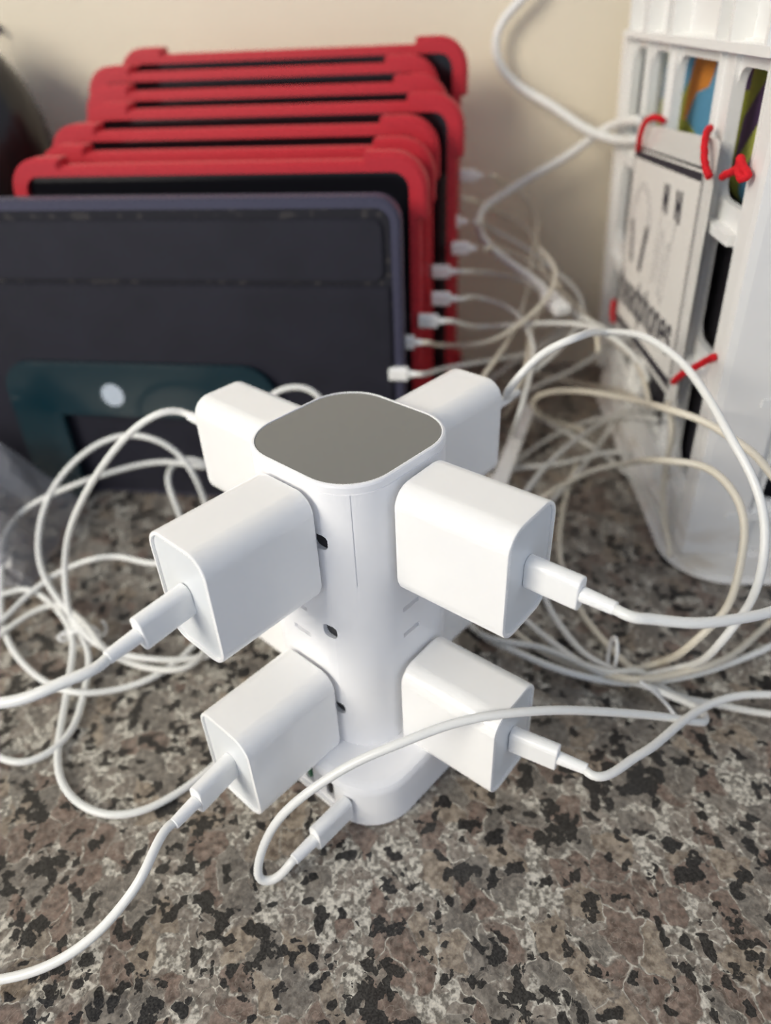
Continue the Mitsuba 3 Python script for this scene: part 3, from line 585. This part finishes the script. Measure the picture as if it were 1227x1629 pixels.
# contents
def soft_box(u0, u1, v0, v1, z0, z1, r=0.012):
    m = rbox(u0, u1, v0, v1, z0, z1, r, 4)
    return at(m, frame(CO, CU, CV, Z3))
k = thing('pouch', 'colourful patterned pouch seen through the wide upper crate opening above the card', 'pouch', 'patterned pouches in the crate'); scene[k] = ply(soft_box(0.083, 0.225, 0.0050, 0.10, 0.184, 0.256), 'm_patch_a', True)
k = thing('pouch', 'colourful patterned pouch in the narrow upper crate opening beside the near corner', 'pouch', 'patterned pouches in the crate'); scene[k] = ply(soft_box(0.014, 0.080, 0.0050, 0.10, 0.181, 0.256), 'm_patch_b', True)
k = thing('headphone_case', 'black case behind the middle row of crate openings', 'case', 'black cases in the crate'); scene[k] = ply(soft_box(0.014, 0.225, 0.0050, 0.12, 0.112, 0.1800, 0.012), 'm_black_soft', True)
k = thing('headphone_case', 'black case behind the lowest row of crate openings', 'case', 'black cases in the crate'); scene[k] = ply(soft_box(0.014, 0.225, 0.0050, 0.12, 0.0225, 0.1110, 0.012), 'm_black_soft', True)

# ------------------------------------------------------------------ hanging card
CF = shear_frame(CO + CN * 0.0075, CU, CN)
flip = np.diag([-1.0, 1, 1, 1])          # card coordinates run left to right as read; the crate's run the other way
u_left, u_right = 0.1800, 0.0355
tilt = math.radians(4.0)
card = thing('sign_card', 'laminated card with a headphone drawing and lettering tied to the crate with red wire', 'sign')
cw_, ch_ = 0.146, 0.125
CCm = CF @ frame(np.array([u_left, 0.0800, 0]), np.array([-math.cos(tilt), math.sin(tilt), 0]), np.array([-math.sin(tilt) * 0.2, math.cos(tilt), 0]), np.array([0, 0, 1.0]))
pp = lambda poly, z0, z1: at(poly_ext(poly, z0, z1), CCm)
lam = rpoly(0, cw_, 0, ch_, 0.004)
part(card, 'laminate', pp(lam, -0.0003, 0.0003), 'm_laminate', 30, 'clear laminate margin')
sheet = sbox(0.003, 0.004, cw_ - 0.011, ch_ - 0.0120)
part(card, 'paper', pp(sheet, 0.0003, 0.0005), 'm_paper', False)
inner = sbox(0.004, 0.009, cw_ - 0.0140, ch_ - 0.0182)
part(card, 'border_line', pp(sheet.difference(sbox(0.0038, 0.0050, cw_ - 0.0118, ch_ - 0.0132)).union(sbox(0.0040, 0.0052, cw_ - 0.0135, ch_ - 0.0145).difference(inner)), 0.0005, 0.0007), 'm_ink', False, 'black printed border')
def line(pts, w):
    return LineString(pts).buffer(w / 2, quad_segs=4)
arc = [(0.034 + 0.021 * math.cos(a), 0.072 + 0.023 * math.sin(a)) for a in np.linspace(math.pi * 1.10, -math.pi * 0.10, 26)]
arc2 = [(0.034 + 0.0185 * math.cos(a), 0.072 + 0.0205 * math.sin(a)) for a in np.linspace(math.pi * 0.98, math.pi * 0.02, 22)]
hp = union_all([line(arc, 0.0006), line(arc2, 0.0005)])
part(card, 'headband_drawing', pp(hp, 0.0005, 0.0007), 'm_ink_grey', False, 'thin outline of a headband')
ears = union_all([line([(0.0170, 0.071), (0.0230, 0.050)], 0.0046), line([(0.0510, 0.071), (0.0450, 0.049)], 0.0056)])
part(card, 'ear_pad_drawing', pp(ears, 0.0005, 0.00075), 'm_ink', False, 'two dark ear pads')
buds = union_all([line([(0.0770, 0.0985), (0.0780, 0.0880)], 0.0034), line([(0.0830, 0.0985), (0.0840, 0.0870)], 0.0034), line([(0.0778, 0.0950), (0.0828, 0.0905)], 0.0024),
                  line([(0.1000, 0.0980), (0.1010, 0.0870)], 0.0034), line([(0.1065, 0.0980), (0.1075, 0.0855)], 0.0034), line([(0.1010, 0.0945), (0.1065, 0.0895)], 0.0024)])
part(card, 'earbud_drawing', pp(buds, 0.0005, 0.00075), 'm_ink', False, 'two pairs of dark ear buds')
wires = union_all([line([(0.0765, 0.0885), (0.0745, 0.070), (0.0735, 0.052), (0.0745, 0.047), (0.078, 0.050), (0.080, 0.073), (0.083, 0.077), (0.086, 0.073), (0.0865, 0.048)], 0.0006),
                   line([(0.1040, 0.0860), (0.1020, 0.075), (0.0985, 0.066)], 0.0006),
                   line([(0.0865, 0.048), (0.089, 0.043), (0.0915, 0.046), (0.0935, 0.069), (0.0965, 0.073), (0.0995, 0.069), (0.0990, 0.046), (0.0955, 0.0405), (0.0920, 0.043)], 0.0006)])
part(card, 'wire_drawing', pp(wires, 0.0005, 0.0007), 'm_ink_grey', False, 'thin ear bud wires')
txt = meshkit.text_mesh('headphones', 0.0200, 0.0003, True)
txt.apply_scale([0.118 / (txt.bounds[1][0] - txt.bounds[0][0]), 1, 1])
txt.apply_translation((0.0065 - txt.bounds[0][0], 0.0200, 0.0005))
part(card, 'lettering', at(txt, CCm), 'm_ink', False, 'black word headphones')

# red pipe-cleaner ties
def cpt(u, z, off):
    return CO + CU * u + (Z3 + CN * DR) * z + CN * off
TIES = (('red wire tie looped over the far top corner of the card', [(0.1609, 0.1925, 0.0100), (0.1491, 0.2026, 0.0125), (0.1448, 0.2088, 0.0115), (0.1390, 0.2115, 0.0085), (0.1364, 0.2095, 0.0035)]),
        ('red wire tie over the near top corner of the card', [(0.0594, 0.2158, 0.0040), (0.0461, 0.2152, 0.0095), (0.0365, 0.2114, 0.0125), (0.0327, 0.2064, 0.0125), (0.0283, 0.2012, 0.0108)]),
        ('twisted red wire tie knotted on the crate post right of the card', [(0.0285, 0.2010, 0.0055), (0.0174, 0.2049, 0.0062), (0.0097, 0.2090, 0.0066), (0.0085, 0.2115, 0.0070), (0.0005, 0.2092, 0.0078), (-0.0039, 0.2073, 0.0075), (-0.0034, 0.2063, 0.0090), (0.0040, 0.2091, 0.0085), (-0.0004, 0.2084, 0.0070)]),
        ('red wire tie at the low far corner of the card', [(0.187, 0.088, 0.0075), (0.184, 0.094, 0.0095), (0.180, 0.087, 0.0105), (0.176, 0.083, 0.0100)]),
        ('red wire tie at the low near corner of the card', [(0.0314, 0.1045, 0.0108), (0.0200, 0.1145, 0.0105), (0.0107, 0.1218, 0.0090), (0.0063, 0.1265, 0.0065), (-0.0017, 0.1321, 0.0060)]))
for lab, pts in TIES:
    k = thing('wire_tie', lab, 'wire tie', 'red wire ties on the crate')
    scene[k] = ply(tube([cpt(*p) for p in pts], 0.0016, 9, 0.0008, rough=0.16), 'm_pipe', True)

# flat white strip lying among the cables behind the rear right charger
k = thing('plastic_strip', 'flat white plastic strip lying on the cables behind the rear right charger', 'strip')
p0, p1 = np.array([0.0723, 0.1659, 0.0135]), np.array([0.1113, 0.2662, 0.0190])
d = (p1 - p0) / np.linalg.norm(p1 - p0)
scene[k] = ply(at(rbox(-0.0052, 0.0052, 0, np.linalg.norm(p1 - p0), -0.0015, 0.0015, 0.0008), frame(p0, np.cross(d, Z3) / np.linalg.norm(np.cross(d, Z3)), d, np.cross(np.cross(d, Z3) / np.linalg.norm(np.cross(d, Z3)), d))), 'm_plug', 30)

# white twist tie around the left bundle
gc = np.array([-0.1565, 0.0560, 0.0075])
k = thing('twist_tie', 'small white twist tie holding the cable bundle left of the tower', 'cable tie')
t = np.linspace(0, 1, 60)
turns = gc + np.column_stack([0.0065 * np.cos(t * 4 * math.pi + 1.2) + 0.004 * (t - .5), 0.010 * (t - 0.5), 0.0062 * np.sin(t * 4 * math.pi + 1.2)])
part(k, 'wrap', tube(turns[::3], 0.0007, 7, 0.001), 'm_plug', True)
curl = gc + np.array([-0.0085, -0.0035, 0.002]) + np.column_stack([0.0030 * np.cos(t * 3 * math.pi) - 0.006 * t, 0.0028 * np.sin(t * 3 * math.pi) + 0.002 * t, 0.002 - 0.006 * t])
part(k, 'curl', tube(curl[::4], 0.0007, 7, 0.001), 'm_plug', True)
